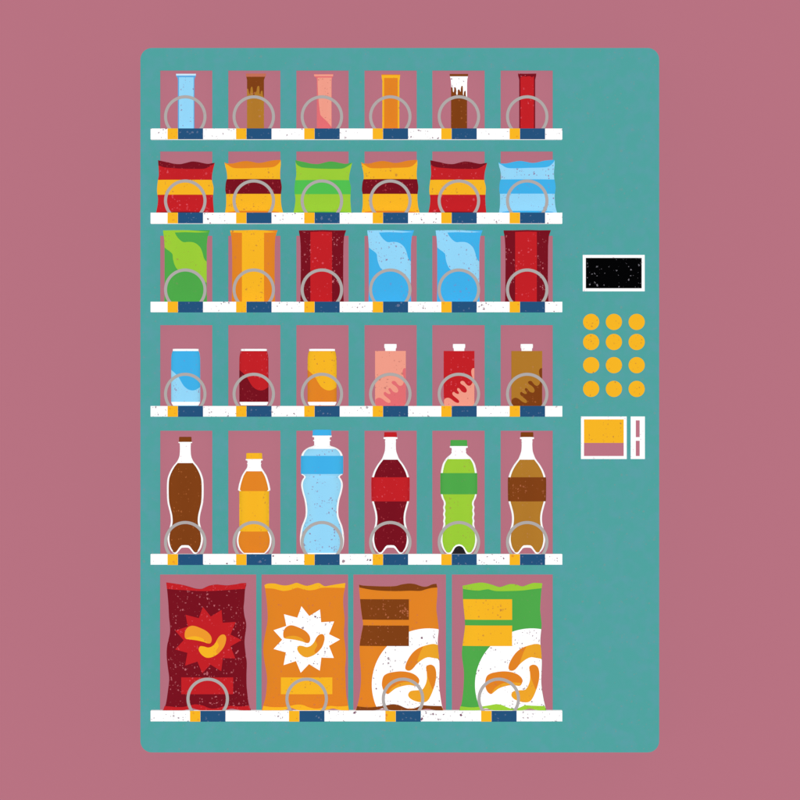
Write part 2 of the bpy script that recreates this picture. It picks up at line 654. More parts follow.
bar(527.1, 'bright red snack bar with a dark red crimped top', 519.2, 535.2, 518.0, 536.3, 73.6, M['maroon_quiet'],
    strip(518, 522, 73.6, 75.8, 2) + [(525, 77.4), (528, 75.4)] + [(531.5, 77.2), (536.2, 76.4), (536.3, 73.6), (527, 73.9), (518, 73.6)][0:4] + [(518.1, 73.6)] if False else
    [(518, 73.6), (518.2, 76.4), (521, 77.4), (523.5, 75.6), (526, 76.8), (529, 75.4), (532, 77.4), (534, 75.8), (536.0, 76.9), (536.3, 73.6), (530, 73.75), (524, 73.8)], M['maroon'],
    lambda R: [(strip(520.4, 533.9, 76.2, 129), M['red'], 1, 0.6)])

# ------------------------------------------------------------------ row 2: small snack bags
G2 = 'small snack bags on the second shelf'
A_top = [(158, 160.2), (163, 161.3), (168, 162.3), (173, 163.6), (180, 164.2), (185, 163.2), (190, 161.9), (193, 161.5), (198, 162.0), (203, 163.1), (208, 163.9), (212, 163.2), (214.8, 162.8)]
A_right = [(214.0, 166), (213, 170), (212, 175), (211.7, 179.5), (212.8, 184), (213.5, 188), (213.2, 194), (213.0, 199), (213.4, 206), (214, 213)]
A_left = [(156, 213), (157.4, 206), (158, 199), (157.2, 193), (157.1, 188), (158, 180), (158.8, 175), (158.6, 168)]
A_seal = [(158.3, 162.5), (160, 165), (162.5, 166.5), (166, 167.6), (180, 168.7), (195, 169.0), (204, 168.8), (208, 167.5), (211, 165.8), (214.3, 163.4)]
A_seal_red = [(158.4, 165.5), (160, 166), (162.5, 166.8), (166, 167.6), (180, 168.7), (195, 169.0), (204, 168.8), (208, 167.5), (211, 165.8), (214.3, 163.6)]
B_top = [(224.5, 162.2), (227, 163.4), (233, 163.4), (240, 161.8), (246, 161), (252, 161.8), (258, 163), (264, 162.3), (270, 160.8), (277, 160), (280.7, 160)]
B_right = [(280.8, 165), (280.1, 172), (280.3, 178), (281.3, 184), (281.7, 188), (280.9, 194), (280.9, 200), (281.6, 207), (283.2, 213)]
B_left = [(225, 213), (226.1, 205), (226, 194), (225.3, 190), (226, 182), (227.2, 178), (226.5, 171), (225.4, 167)]
B_seal = [(225, 163.4), (228, 165), (231, 167), (235, 168.2), (244, 168.4), (254, 168), (264, 167.8), (272, 167.3), (276, 165.8), (279, 163), (280.4, 161)]


def small_bag(shape, dx, label, base, seal, bandm, y0, y1, foot, quiet=False):
    if shape == 'A':
        top, right, left, sl, cx = A_top, A_right, A_left, (A_seal_red if quiet else A_seal), 185.4
        ft = [(160, 213), (160, 212.2), (170, 211.8), (185, 211.6), (200, 211.8), (211, 212.4), (211, 213)]
    else:
        top, right, left, sl, cx = B_top, B_right, B_left, B_seal, 253.6
        ft = [(228, 213), (228, 212.0), (236, 211.0), (254, 210.8), (270, 211.0), (279, 212.0), (279, 213)]
    top = catmull(top, 4); sl = catmull(sl, 4)
    out = shift(top + catmull(right, 3) + catmull(left, 3), dx)
    R = Relief(cx + dx, 213.0, out, 'pillow', 0.030, (2.4, 2.6), max(p[1] for p in top) + .2)
    root = product('snack_bag', label, 'snack bag', cx + dx, 1, G2)
    R.part(root, 'wrapper', base, [(R.band(y0, y1, -0.06), bandm, 1)])
    R.part(root, 'top_seal', None, [(shift(top + sl[::-1], dx), seal, 2)])
    R.part(root, 'bottom_seal', None, [(R.clamp(shift(ft, dx), 0.05), foot, 2)])
    return root


b = small_bag('A', 0, 'red snack bag with a yellow band at the left end of its shelf', M['red'], M['maroon_quiet'], M['yellow'], 179.9, 194.8, M['maroon_quiet'], True)
place_copy(b, 'red snack bag with a yellow band, standing next to the blue snack bag', 272.3)
b = small_bag('B', 0, 'yellow snack bag with a dark red band', M['yellow'], M['orange'], M['maroon_quiet'], 179.2, 194.0, M['orange'])
b['label'] = 'yellow snack bag with a dark red band, directly left of the green-banded bag'
place_copy(b, 'yellow snack bag with a dark red band, directly right of the green-banded bag', 136.6)
small_bag('A', 137.4, 'lime snack bag with a green band and green top', M['lime'], M['green'], M['bright_green'], 180.2, 194.3, M['green'])
small_bag('B', 273.9, 'short light blue snack bag with a mid blue band', M['light_blue'], M['blue'], M['blue'], 179.5, 193.8, M['blue'])

# ------------------------------------------------------------------ row 3: tall narrow bags
G3 = 'tall narrow snack bags on the third shelf'
C_out = [(163.0, 230.4), (172, 230.2), (182, 230.1), (196, 230.3), (210.0, 230.2), (209.0, 233), (207.6, 237), (206.8, 245), (206.7, 265), (206.7, 290), (207.0, 301.9),
         (164.3, 301.9), (164.6, 290), (164.6, 265), (164.5, 246), (163.9, 237), (163.2, 233)]
C_wave = ([(163.2, 230.6), (168, 230.6), (174.0, 230.6)] + catmull([(174.4, 231.5), (176.3, 235.5), (179, 239), (182, 241.5), (184.5, 242.3), (188, 242.0), (193, 242.3), (197, 244.2), (200.5, 247.8), (202.6, 253), (203.6, 257), (205, 260), (206.7, 261.6)], 4)
          + [(206.7, 270), (206.7, 283)] + catmull([(205.5, 282), (202.5, 279.3), (199, 276), (195.5, 273.2), (192, 271.8), (186, 271.6), (181, 270.9), (177.2, 269), (174.6, 264.5), (173.1, 259), (172.6, 254.5), (170.3, 251.8), (167.2, 249.6), (164.6, 247.4)], 4)
          + [(164.5, 244), (163.9, 237), (163.2, 233)])


def wave_bag(dx, label, base, wave, edge):
    R = Relief(185.6 + dx, 301.9, shift(C_out, dx), 'pillow', 0.026, (3.0, 3.0))
    root = product('snack_bag', label, 'snack bag', 185.6 + dx, 2, G3)
    R.part(root, 'wrapper', base, [(R.clamp(shift(C_wave, dx), 0.05), wave, 1)])
    R.part(root, 'top_seal', None, [(R.clamp(shift([(163, 230.4), (173, 230.2), (182, 230.1), (196, 230.3), (210, 230.2), (209.5, 232.0), (198, 232.6), (185, 232.2), (173, 232.6), (163.3, 232.4)], dx), 0.02), edge, 2)])
    return root


def stripe_bag(dx, label, base, stripe, edge, xa, xb, inset=0.0):
    out = [(230.2, 230.4), (242, 230.3), (254, 229.9), (266, 230.3), (277.6, 230.2), (276.6, 233), (275.4, 237), (274.8, 246), (274.6, 275), (274.8, 294), (275.2, 301.9),
           (231.7, 301.9), (232.0, 290), (232.2, 265), (232.0, 246), (231.4, 237), (230.5, 233)]
    R = Relief(253.8 + dx, 301.9, shift(out, dx), 'pillow', 0.026, (3.0, 3.0))
    root = product('snack_bag', label, 'snack bag', 253.8 + dx, 2, G3)
    R.part(root, 'wrapper', base, [(shift(strip(xa, xb, 230.8, 301.9, 20), dx), stripe, 1)])
    R.part(root, 'top_seal', None, [(R.clamp(shift([(230.2, 230.4), (242, 230.3), (254, 229.9), (266, 230.3), (277.6, 230.2), (277.1, 232.1 - inset), (266, 232.8 - inset), (254, 232.4 - inset), (242, 232.8 - inset), (230.6, 232.4 - inset)], dx), 0.02), edge, 2)])
    return root


wave_bag(0, 'dark green snack bag with a lime wave across it', M['green'], M['lime'], M['lime'])
stripe_bag(0, 'orange snack bag with a wide yellow stripe down its middle', M['orange'], M['yellow'], M['yellow'], 242.0, 264.1)
b = stripe_bag(68.6, 'dark red snack bag striped red, between the orange bag and a blue bag', M['maroon'], M['red'], M['maroon_quiet'], 241.8, 263.5, 0.9)
place_copy(b, 'dark red snack bag with a red middle stripe at the right end of its shelf', 204.7)
b = wave_bag(204.2, 'tall blue snack bag with a pale wave, directly right of a dark red striped bag', M['blue'], M['light_blue'], M['light_blue'])
place_copy(b, 'tall blue snack bag with a pale wave, directly left of a dark red striped bag', 68.4)

# ------------------------------------------------------------------ row 4: cans and cartons
G4 = 'drink cans on the fourth shelf'


def can(dx, label, upper, lower):
    prof = [(349.0, 12.9), (351.0, 12.9), (352.0, 13.5), (354.5, 14.1), (358, 14.5), (366, 14.6), (401.6, 14.6), (402.8, 14.3), (404.6, 13.3), (406, 12.7)]
    cx = 185.7
    out = [(cx + w, y) for y, w in prof] + [(cx - w, y) for y, w in reversed(prof)]
    R = Relief(cx + dx, 406.0, shift(out, dx), 'round', 0.055, (2.0, 3.0))
    root = product('drink_can', label, 'can', cx + dx, 3, G4)
    low = catmull([(171.1, 369.8), (173, 371.4), (176, 374), (179, 377.5), (181.5, 382), (184.3, 386.2), (188, 389.2), (192, 390.4), (196, 389.8), (200.3, 387.0)], 4)
    up = [(172.8, 351.2), (172, 353), (171.6, 355), (171.2, 358), (171.1, 364)] + low + [(200.3, 376), (200.3, 366), (200.1, 358), (199.7, 355), (199.3, 353), (198.6, 351.2)]
    R.part(root, 'can_body', lower, [(R.clamp(shift(up, dx), 0.02), upper, 1)])
    R.part(root, 'top_rim', None, [(shift(strip(cx - 12.9, cx + 12.9, 349.05, 351.0, 2), dx), M['rim'], 2)])
    R.part(root, 'bottom_rim', None, [(R.clamp(shift([(cx - 14.4, 401.9), (cx - 14.2, 403), (cx - 13.2, 404.8), (cx - 12.9, 405.4), (cx + 12.9, 405.4), (cx + 13.2, 404.8), (cx + 14.2, 403), (cx + 14.4, 401.9)], dx), 0.02), M['rim'], 2)])
    # the rims also close over the ends of the can
    bm = bmesh.new()
    for zz, rr in (((406.0 - 348.9) * S, 12.9 * S),):
        rim = [bm.verts.new((rr * math.cos(2 * math.pi * k / 40), rr * math.sin(2 * math.pi * k / 40), zz)) for k in range(40)]
        rin = [bm.verts.new((rr * .9 * math.cos(2 * math.pi * k / 40), rr * .9 * math.sin(2 * math.pi * k / 40), zz)) for k in range(40)]
        rdn = [bm.verts.new((rr * .86 * math.cos(2 * math.pi * k / 40), rr * .86 * math.sin(2 * math.pi * k / 40), zz - .0015)) for k in range(40)]
        for k in range(40):
            kk = (k + 1) % 40
            bm.faces.new((rim[k], rim[kk], rin[kk], rin[k]))
            bm.faces.new((rin[k], rin[kk], rdn[kk], rdn[k]))
        bm.faces.new(rdn)
    mesh_obj('can_lid', bm, [M['rim']], root)
    return root


can(0, 'blue drink can with a pale blue lower part', M['blue'], M['light_blue'])
can(68.2, 'red drink can with a dark red lower part', M['red'], M['maroon_quiet'])
can(136.4, 'yellow drink can with an orange lower part', M['yellow'], M['orange'])

G4b = 'drink cartons on the fourth shelf'
SPLASH = [(474.3, 368.2), (472.4, 368.5), (471.2, 371), (471.5, 374.5), (472.4, 377.5), (472.6, 381), (471.4, 384.4), (469.4, 385.8), (467.4, 385.3), (465.5, 383.4), (464.2, 381.6), (462.4, 380.9), (460.6, 381.5), (460.3, 383), (461.6, 384.4),
          (463.8, 385.8), (465.9, 388), (466.8, 390.5), (465.9, 392.4), (463.8, 392.5), (461.6, 391.4), (460.2, 389.6), (458.8, 388.2), (457.4, 388.3), (457.2, 390), (458.6, 392), (459.0, 393.6), (457.6, 394.0), (455.6, 393.2), (453.8, 391.9), (452.4, 392.8),
          (452.7, 394.9), (455, 397), (458, 399.5), (459.2, 401.4), (458.4, 402.9), (456, 402.5), (453.5, 401), (451, 399), (448.4, 397.8), (445.8, 398.2), (443.9, 399.8)]


def carton(dx, label, base, splash):
    by = 406.0
    out = [(443.7, 351.0), (474.4, 351.0), (474.4, 378), (474.4, by), (443.7, by), (443.7, 378)]
    cx = 459.05
    R = Relief(cx + dx, by, shift(out, dx), 'slab', 0.034, (40, 60))
    root = product('drink_carton', label, 'carton', cx + dx, 3, G4b)
    sp = catmull(SPLASH, 3) + [(443.9, by - .05), (474.3, by - .05)]
    R.part(root, 'carton_body', base, [(R.clamp(shift(sp, dx), 0.02), splash, 1)])
    # ribbed screw cap standing on the carton
    bm = bmesh.new()
    prof = [(351.0, 5.3), (348.4, 5.4), (348.2, 6.0), (347.0, 6.2), (345.0, 6.2), (344.2, 6.1), (344.0, 5.8), (344.0, 0)]
    rows = []
    nn = 48
    for y, r in prof:
        z = (by - y) * S
        if r == 0:
            rows.append([bm.verts.new((0, 0, z))])
        else:
            rows.append([bm.verts.new((r * S * math.cos(2 * math.pi * k / nn), r * S * math.sin(2 * math.pi * k / nn), z)) for k in range(nn)])
    for q in range(len(rows) - 1):
        for k in range(nn):
            kk = (k + 1) % nn
            if len(rows[q + 1]) == 1:
                bm.faces.new((rows[q][k], rows[q][kk], rows[q + 1][0]))
            else:
                bm.faces.new((rows[q][k], rows[q][kk], rows[q + 1][kk], rows[q + 1][k]))
    mesh_obj('cap', bm, [M['rim']], root)
    return root


carton(-68.6, 'salmon pink drink carton with a coral splash and a white cap', M['salmon'], M['coral'])
carton(0, 'red drink carton with a pale pink splash and a white cap', M['red'], M['salmon'])
carton(67.7, 'tan drink carton with a dark brown splash and a white cap', M['tan'], M['brown_quiet'])

# ------------------------------------------------------------------ row 5: bottles
G5 = 'drink bottles on the fifth shelf'


def smooth_prof(prof, n=4):
    pts = catmull(prof, n)
    return [(a, b) for a, b in pts]


def bottle(cx, label, cap, neck, body, notch, liquids, labels, caplip=None):
    """cap: (y0, y1, r, material); neck and body: (y, half width); notch: outline of the hollow foot;
    liquids: (polygon builder, material); labels: (y0, y1, half width, material)"""
    by = 554.0
    prof = list(neck) + smooth_prof(body, 4)
    right = [(cx + w, y) for y, w in prof]
    left = [(cx - w, y) for y, w in reversed(prof)]
    out = right + ([(cx + x, y) for x, y in notch] if notch else []) + left
    R = Relief(cx, by, out, 'round', 0.0565, (2.2, 2.5))
    root = product('drink_bottle', label, 'bottle', cx, 4, G5)
    R.part(root, 'bottle_shell', M['white_clean'])
    for build, m in liquids:
        R.part(root, 'liquid', None, [(R.clamp(build(R), 0.2), m, 1)])
    for (y0, y1, m) in labels:
        R.part(root, 'label', None, [(R.band(y0, y1, -0.3), m, 3)])
    y0, y1, r, m = cap
    bm = bmesh.new()
    nn = 72
    prof = [(y1, r * .8), (y1, r * 1.02), (y0 + .6, r), (y0 + .1, r * .96), (y0, r * .9), (y0, 0)]
    rows = []
    for q, (y, rr) in enumerate(prof):
        z = (by - y) * S
        if rr == 0:
            rows.append([bm.verts.new((0, 0, z))])
        else:
            row = []
            for k in range(nn):
                g = rr * (1.0 - (0.025 if (k % 2 and q in (1, 2)) else 0))
                row.append(bm.verts.new((g * S * math.cos(2 * math.pi * k / nn), g * S * math.sin(2 * math.pi * k / nn), z)))
            rows.append(row)
    for q in range(len(rows) - 1):
        for k in range(nn):
            kk = (k + 1) % nn
            if len(rows[q + 1]) == 1:
                bm.faces.new((rows[q][k], rows[q][kk], rows[q + 1][0]))
            else:
                bm.faces.new((rows[q][k], rows[q][kk], rows[q + 1][kk], rows[q + 1][k]))
    mesh_obj('cap', bm, [m], root)
    return root, R


def fill(y0, y1, inset, bottom=None, n=None):
    """liquid seen inside the shell between two heights; bottom: points of the foot relative to the axis"""
    def build(R):
        k = n or max(3, int((y1 - y0) / 1.2))
        L_, R_ = [], []
        for i in range(k + 1):
            y = y0 + (y1 - y0) * i / k
            a, b = R.span(y)
            L_.append((a + inset, y)); R_.append((b - inset, y))
        mid = [(R.cx + x, y) for x, y in bottom] if bottom else []
        return L_ + mid + R_[::-1]
    return build


# petal foot of the cola-shaped bottles, from right to left
FOOT = [(11.0, 553.7), (9.6, 554.0), (8.2, 553.2), (6.8, 551.4), (4.6, 548.6), (3.2, 547.6), (0, 547.4), (-3.2, 547.6), (-4.6, 548.6), (-6.8, 551.4), (-8.2, 553.2), (-9.6, 554.0), (-11.0, 553.7)]
FOOT_LIQ = [(-12.4, 551.8), (-10.8, 552.5), (-9.0, 551.9), (-7.4, 549.8), (-5.0, 546.4), (-3.4, 545.2), (0, 545.0), (3.4, 545.2), (5.0, 546.4), (7.4, 549.8), (9.0, 551.9), (10.8, 552.5), (12.4, 551.8)]
cola_neck = [(441.0, 5.0), (441.8, 5.2), (442.0, 6.9), (443.0, 6.9), (443.2, 5.4), (444.6, 5.4), (444.9, 5.7), (445.4, 5.4)]
cola_body = [(449, 5.3), (455, 5.7), (459, 6.9), (462.5, 9.0), (466, 12.0), (471, 15.0), (477, 17.4), (483, 18.3), (494, 18.4), (502, 17.9), (508, 16.6), (514, 15.1), (519, 14.5), (523, 14.6), (528, 15.8), (533, 17.1), (539, 17.8), (545, 16.9), (549, 15.3), (552, 13.0), (553.6, 11.2)]
bottle(185.3, 'dark brown cola bottle without a label, with a brown cap', (436.8, 441.9, 6.2, M['brown_quiet']), cola_neck, cola_body, FOOT,
       [(fill(463.0, 550.5, 1.9, FOOT_LIQ), M['brown_quiet'])], [])

c2_neck = [(436.5, 5.2), (437.1, 5.3), (437.3, 7.0), (438.9, 7.0), (439.2, 5.4), (441.0, 5.4), (441.4, 5.7), (441.9, 5.4)]
c2_body = [(446, 5.3), (451, 5.7), (455, 7.0), (458, 8.2), (461, 10.2), (465, 13.2), (471, 16.5), (477, 18.5), (481, 18.9), (489, 18.9), (497, 18.8), (501.4, 18.5), (507, 17.0), (513, 15.5), (519, 15.0), (525, 15.6), (532, 17.5), (539, 18.3), (545, 17.4), (549, 15.8), (552, 13.4), (553.6, 11.4)]
for cx, lab, capm, liq, lb in ((390.5, 'dark red cola bottle with a bright red label and red cap', 'red', 'maroon_quiet', 'red'),
                               (527.0, 'golden brown soda bottle with a dark brown label and brown cap', 'brown_quiet', 'tan', 'brown')):
    bottle(cx, lab, (432.2, 437.0, 6.3, M[capm]), c2_neck, c2_body, FOOT,
           [(fill(459.6, 478.0, 2.0), M[liq]), (fill(500.5, 550.5, 1.9, FOOT_LIQ), M[liq])], [(477.2, 501.3, M[lb])])

# orange juice
o_neck = [(458.6, 7.0), (459.0, 7.0), (459.1, 8.5), (460.3, 8.5), (460.6, 6.8), (463.0, 6.7), (463.3, 7.2), (463.9, 7.2), (464.2, 6.7)]
o_body = [(466, 6.8), (468, 7.4), (471, 9.5), (476, 12.5), (483, 14.8), (488, 15.9), (490.2, 16.1), (491.0, 14.8), (493, 14.6), (510, 14.6), (529, 14.6), (531, 15.0), (533, 16.0), (537, 17.1), (541, 17.4), (546, 16.6), (550, 14.5), (552.4, 12.3), (553.9, 10.4)]
bottle(254.2, 'small orange juice bottle with a yellow label and yellow cap', (453.0, 459.0, 7.9, M['yellow']), o_neck, o_body, None,
       [(fill(471.2, 492.0, 1.9), M['orange']), (fill(530.4, 552.9, 1.7), M['orange'])], [(491.0, 531.4, M['yellow'])])

# water
w_neck = [(435.3, 8.0), (435.5, 8.0), (435.6, 9.7), (437.0, 9.7), (437.3, 7.9), (439.6, 7.8), (439.9, 8.8), (440.9, 8.8), (441.2, 7.8), (445.3, 7.8)]
w_body = [(446.2, 9.4), (447.3, 13.0), (449.6, 16.9), (452.4, 19.4), (455.6, 20.7), (460, 20.9), (468, 20.9), (474.0, 20.7), (475.6, 18.6), (477.2, 17.9), (479.2, 19.3), (482.5, 20.6), (486.5, 20.8), (493, 19.5), (500, 17.5), (508, 16.4), (515, 16.5), (520, 17.8), (526, 20.2), (533, 21.7), (540, 22.1), (546, 21.4), (550, 19.8), (552.6, 17.8), (553.9, 15.8)]
bottle(322.0, 'large light blue water bottle with a blue label and blue cap', (429.6, 435.5, 9.2, M['blue']), w_neck, w_body, None,
       [(fill(448.8, 457, 2.1), M['light_blue']), (fill(473.0, 552.8, 1.7), M['light_blue'])], [(455.8, 474.0, M['blue'])])

# lime soda
l_neck = [(445.8, 7.5), (446.0, 7.5), (446.1, 9.0), (447.7, 9.0), (448.0, 7.2), (450.5, 7.0), (450.8, 7.4), (451.6, 7.4), (451.9, 7.0)]
l_body = [(453.2, 7.4), (455, 8.9), (458, 12.4), (463, 15.7), (468, 17.2), (472.6, 18.0), (476, 18.2), (490, 18.2), (494, 18.0), (498, 17.0), (501.5, 15.3), (504.5, 15.0), (507.3, 15.8), (510.5, 15.1), (514, 15.8), (517.5, 15.1), (521, 15.7), (524, 15.3), (528, 16.2), (533, 17.7), (540, 18.2), (546, 17.2), (550, 15.4), (552.6, 13.2), (553.9, 11.4)]
l_foot = [(7.6, 553.9), (6.8, 552.5), (5.6, 550), (4.2, 547.6), (2.4, 546.2), (0.2, 545.7), (-2.0, 546.2), (-3.8, 547.6), (-5.2, 550), (-6.6, 552.5), (-7.6, 553.9)]
l_liq = [(-12.6, 551.8), (-10.8, 552.6), (-8.6, 552.3), (-7.0, 550.2), (-5.4, 547.2), (-3.0, 544.9), (0.2, 544.0), (3.2, 544.9), (5.6, 547.2), (7.2, 550.2), (8.8, 552.3), (10.8, 552.6), (12.6, 551.8)]
lr, R = bottle(458.8, 'lime green soda bottle with a green label and green cap', (440.0, 446.0, 8.3, M['green']), l_neck, l_body, l_foot,
               [(fill(459.0, 474.0, 2.0), M['lime']), (fill(493.2, 550.5, 1.8, l_liq), M['lime'])], [(473.0, 494.2, M['green'])])
# the dark hollow of its foot
bm = bmesh.new()
zf = 554.0
rows = []
for dep in (-0.012, 0.012):
    rows.append([bm.verts.new((x * S, dep, (zf - y) * S)) for x, y in l_foot])
bm.faces.new(rows[0]); bm.faces.new(rows[1][::-1])
for k in range(len(l_foot)):
    kk = (k + 1) % len(l_foot)
    bm.faces.new((rows[0][k], rows[1][k], rows[1][kk], rows[0][kk]))
bmesh.ops.recalc_face_normals(bm, faces=bm.faces[:])
mesh_obj('foot_hollow', bm, [M['dark']], lr)

# ------------------------------------------------------------------ row 6: big chips bags
G6 = 'large chips bags on the bottom shelf'
BY = 710.4


def z2(pts, ox, oy):
    return [(ox + x / 7.2727, oy + y / 7.2727) for x, y in pts]


STAR = z2([(375, 262), (432, 333), (510, 285), (518, 378), (612, 373), (575, 465), (655, 505), (575, 550), (610, 638), (520, 635), (508, 730), (430, 682), (370, 745),
           (335, 660), (245, 690), (262, 597), (172, 573), (235, 505), (172, 437), (265, 405), (248, 320), (345, 345)], 250, 570)
PUFF_A = z2(catmull([(242, 470), (246, 440), (262, 415), (290, 401), (320, 403), (360, 418), (402, 440), (430, 470), (439, 500), (430, 526), (408, 528), (380, 518), (330, 506), (285, 500), (250, 494)], 4, True), 250, 570)
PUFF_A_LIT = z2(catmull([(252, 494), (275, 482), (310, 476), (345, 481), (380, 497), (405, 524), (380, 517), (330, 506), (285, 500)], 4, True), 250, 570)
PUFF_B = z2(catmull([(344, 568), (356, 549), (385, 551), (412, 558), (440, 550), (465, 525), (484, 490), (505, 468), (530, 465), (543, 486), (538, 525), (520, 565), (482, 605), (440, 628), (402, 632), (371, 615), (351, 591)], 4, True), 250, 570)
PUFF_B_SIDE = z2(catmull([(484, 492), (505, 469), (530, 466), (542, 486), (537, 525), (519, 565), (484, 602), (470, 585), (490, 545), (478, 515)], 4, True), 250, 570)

b1_top = [(166.2, 582.4), (170, 582.9), (177.5, 584), (183, 585), (188.5, 586.5), (194, 588.2), (198, 588.9), (202, 588.8), (206, 587), (209.5, 585.6), (216, 584.5), (221, 584.9), (227, 585.4), (232, 584.8), (236.7, 584.2), (241, 583.2), (246.3, 583.0)]
b1_right = [(246.2, 585.5), (245.2, 589), (244.7, 594), (244.2, 602), (243.6, 608), (244.5, 616), (246, 622), (246.2, 628), (244.9, 637), (244.6, 644), (245.8, 655), (246.8, 663), (246.5, 675), (246.6, 685), (247.2, 692), (248.1, 700), (249.2, 705.5), (251.0, 710.2)]
b1_left = [(162.5, 710.2), (165.2, 705.8), (166.6, 700), (168, 690), (169, 682), (169, 676), (167.6, 666), (166.6, 655), (167.1, 646), (168.6, 639), (170, 632), (169.9, 625), (169, 617), (168.4, 605), (167.6, 595), (166.9, 588)]
b1_seal = [(166.9, 588.9), (175, 589.6), (185, 590.1), (195, 590.7), (206, 591.0), (218, 590.6), (232, 589.6), (245.2, 588.8)]
b2_top = [(264.4, 585.2), (266.5, 584), (270, 583.4), (275, 583.6), (280, 584.8), (284, 585.4), (288, 585.2), (292, 584.2), (296.6, 582.8), (301, 584.2), (306, 585.7), (311, 585.0), (316, 583.3), (319.5, 583.2), (322, 584.8), (325, 586.2), (330, 585.4), (337, 584.2), (345.4, 583.0)]
b2_right = [(345.2, 586), (344.8, 589), (343.5, 596), (343.3, 604), (344, 612), (344.7, 620), (344.2, 628), (344, 636), (345, 644), (346, 655), (345.6, 663), (345, 669), (345.6, 680), (346.2, 694), (347.6, 702), (348.3, 706), (349.0, 710.2)]
b2_left = [(261.8, 710.2), (263.6, 704), (265.5, 697), (266.6, 688), (267, 678), (266, 670), (264.2, 660), (263.2, 650), (264.1, 640), (266.4, 628), (267.6, 619), (267.4, 611), (266.5, 600), (265.4, 591), (264.9, 588)]
b2_seal = [(265.2, 588.2), (273, 588.6), (279, 590), (283.5, 590.9), (290, 590.0), (297.3, 587.7), (303, 589.2), (309, 590.2), (315, 589.6), (321.5, 587.8), (332, 587.6), (344.8, 587.9)]
b3_top = [(359, 584.6), (363, 585.5), (374, 586.1), (385, 586.4), (392, 586.3), (397, 585.8), (402, 584.4), (409, 583.5), (415, 584.1), (420, 585.8), (424, 586.7), (428, 586.2), (432, 584.4), (436.4, 583.7)]
b3_right = [(437.0, 585.5), (437.4, 588.5), (437.2, 597), (436.4, 608), (437.5, 618), (438.8, 629), (437.9, 639), (438.1, 648), (439.1, 658), (439.6, 668), (439.1, 682), (439.9, 692), (441.5, 703), (442.3, 706.5), (443.4, 710.2)]
b3_left = [(355.6, 710.2), (357.5, 705), (359.1, 698), (360.3, 689), (361, 680), (360.7, 668), (359.7, 656), (359.6, 645), (361.3, 634), (363, 624.5), (362, 617), (360.6, 606), (359.6, 595), (359.1, 589)]
b3_seal = [(359.3, 587.4), (366, 588.8), (374, 590.0), (385, 590.8), (398, 591.0), (410, 590.6), (420, 590.8), (426, 589.2), (431, 588.0), (437.3, 587.4)]
b4_top = [(462.5, 585.8), (468, 584.7), (475, 583.2), (482, 582.6), (488, 583.6), (494, 585.4), (499.5, 587.0), (505, 585.6), (510, 584.1), (516, 584.4), (522, 586.4), (528, 584.6), (533, 583.0), (538, 583.0), (542.3, 583.4)]
b4_right = [(542.0, 586), (541.2, 592), (540.5, 602), (540.2, 610), (541, 618), (541.6, 626), (540.6, 636), (540.4, 643), (541.4, 652), (541.9, 662), (541.6, 672), (541.3, 682), (542.2, 691), (543.8, 700), (545, 705), (546.2, 710.2)]
b4_left = [(459.2, 710.2), (461.2, 705), (462.6, 697), (463.6, 686), (464, 673), (463, 664), (461.9, 655), (462.4, 646), (464, 634), (465, 625), (464.6, 618), (463.9, 611), (463.0, 601), (462.9, 591)]
b4_seal = [(462.9, 588.8), (470, 589.9), (478, 590.5), (483, 589.8), (488, 589.2), (492, 590.2), (497, 591), (510, 590.9), (522, 590.4), (532, 589.2), (541.6, 588.2)]


def foot_edge(xa, xb, humps):
    """wavy lower edge of a bag from right to left: shallow hollows near the two humps"""
    pts = []
    n = 40
    for i in range(n + 1):
        x = xb + (xa - xb) * i / n
        y = 710.35
        for c, w, h in humps:
            y -= h * math.exp(-((x - c) / w) ** 2)
        pts.append((x, y))
    return pts


def big_bag(label, cx, top, right, left, seal, base, sealm, prints, footseal, humps):
    tp = catmull(top, 4)
    foot = foot_edge(left[0][0] + .6, right[-1][0] - .6, humps)
    out = tp + catmull(right, 3) + foot + catmull(left, 3)
    R = Relief(cx, BY, out, 'pillow', 0.046, (2.6, 2.8), max(p[1] for p in tp) + .2, min(p[1] for p in foot) - .2)
    root = product('chips_bag', label, 'chips bag', cx, 5, G6)
    R.part(root, 'wrapper', base, prints(R), back=False)
    sl = catmull(seal, 4)
    R.part(root, 'top_seal', None, [(tp + sl[::-1], sealm, 4)])
    fs = catmull(footseal, 4)
    low = [(x, y) for x, y in foot]
    R.part(root, 'bottom_seal', None, [(fs + low, sealm, 4)])
    return root


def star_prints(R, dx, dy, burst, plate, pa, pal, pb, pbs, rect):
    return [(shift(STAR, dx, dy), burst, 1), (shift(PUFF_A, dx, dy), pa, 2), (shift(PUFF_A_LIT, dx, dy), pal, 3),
            (shift(PUFF_B, dx, dy), pb, 2), (shift(PUFF_B_SIDE, dx, dy), pbs, 3), (strip(rect[0], rect[1], 677.1, 694.0, 4), plate, 1)]


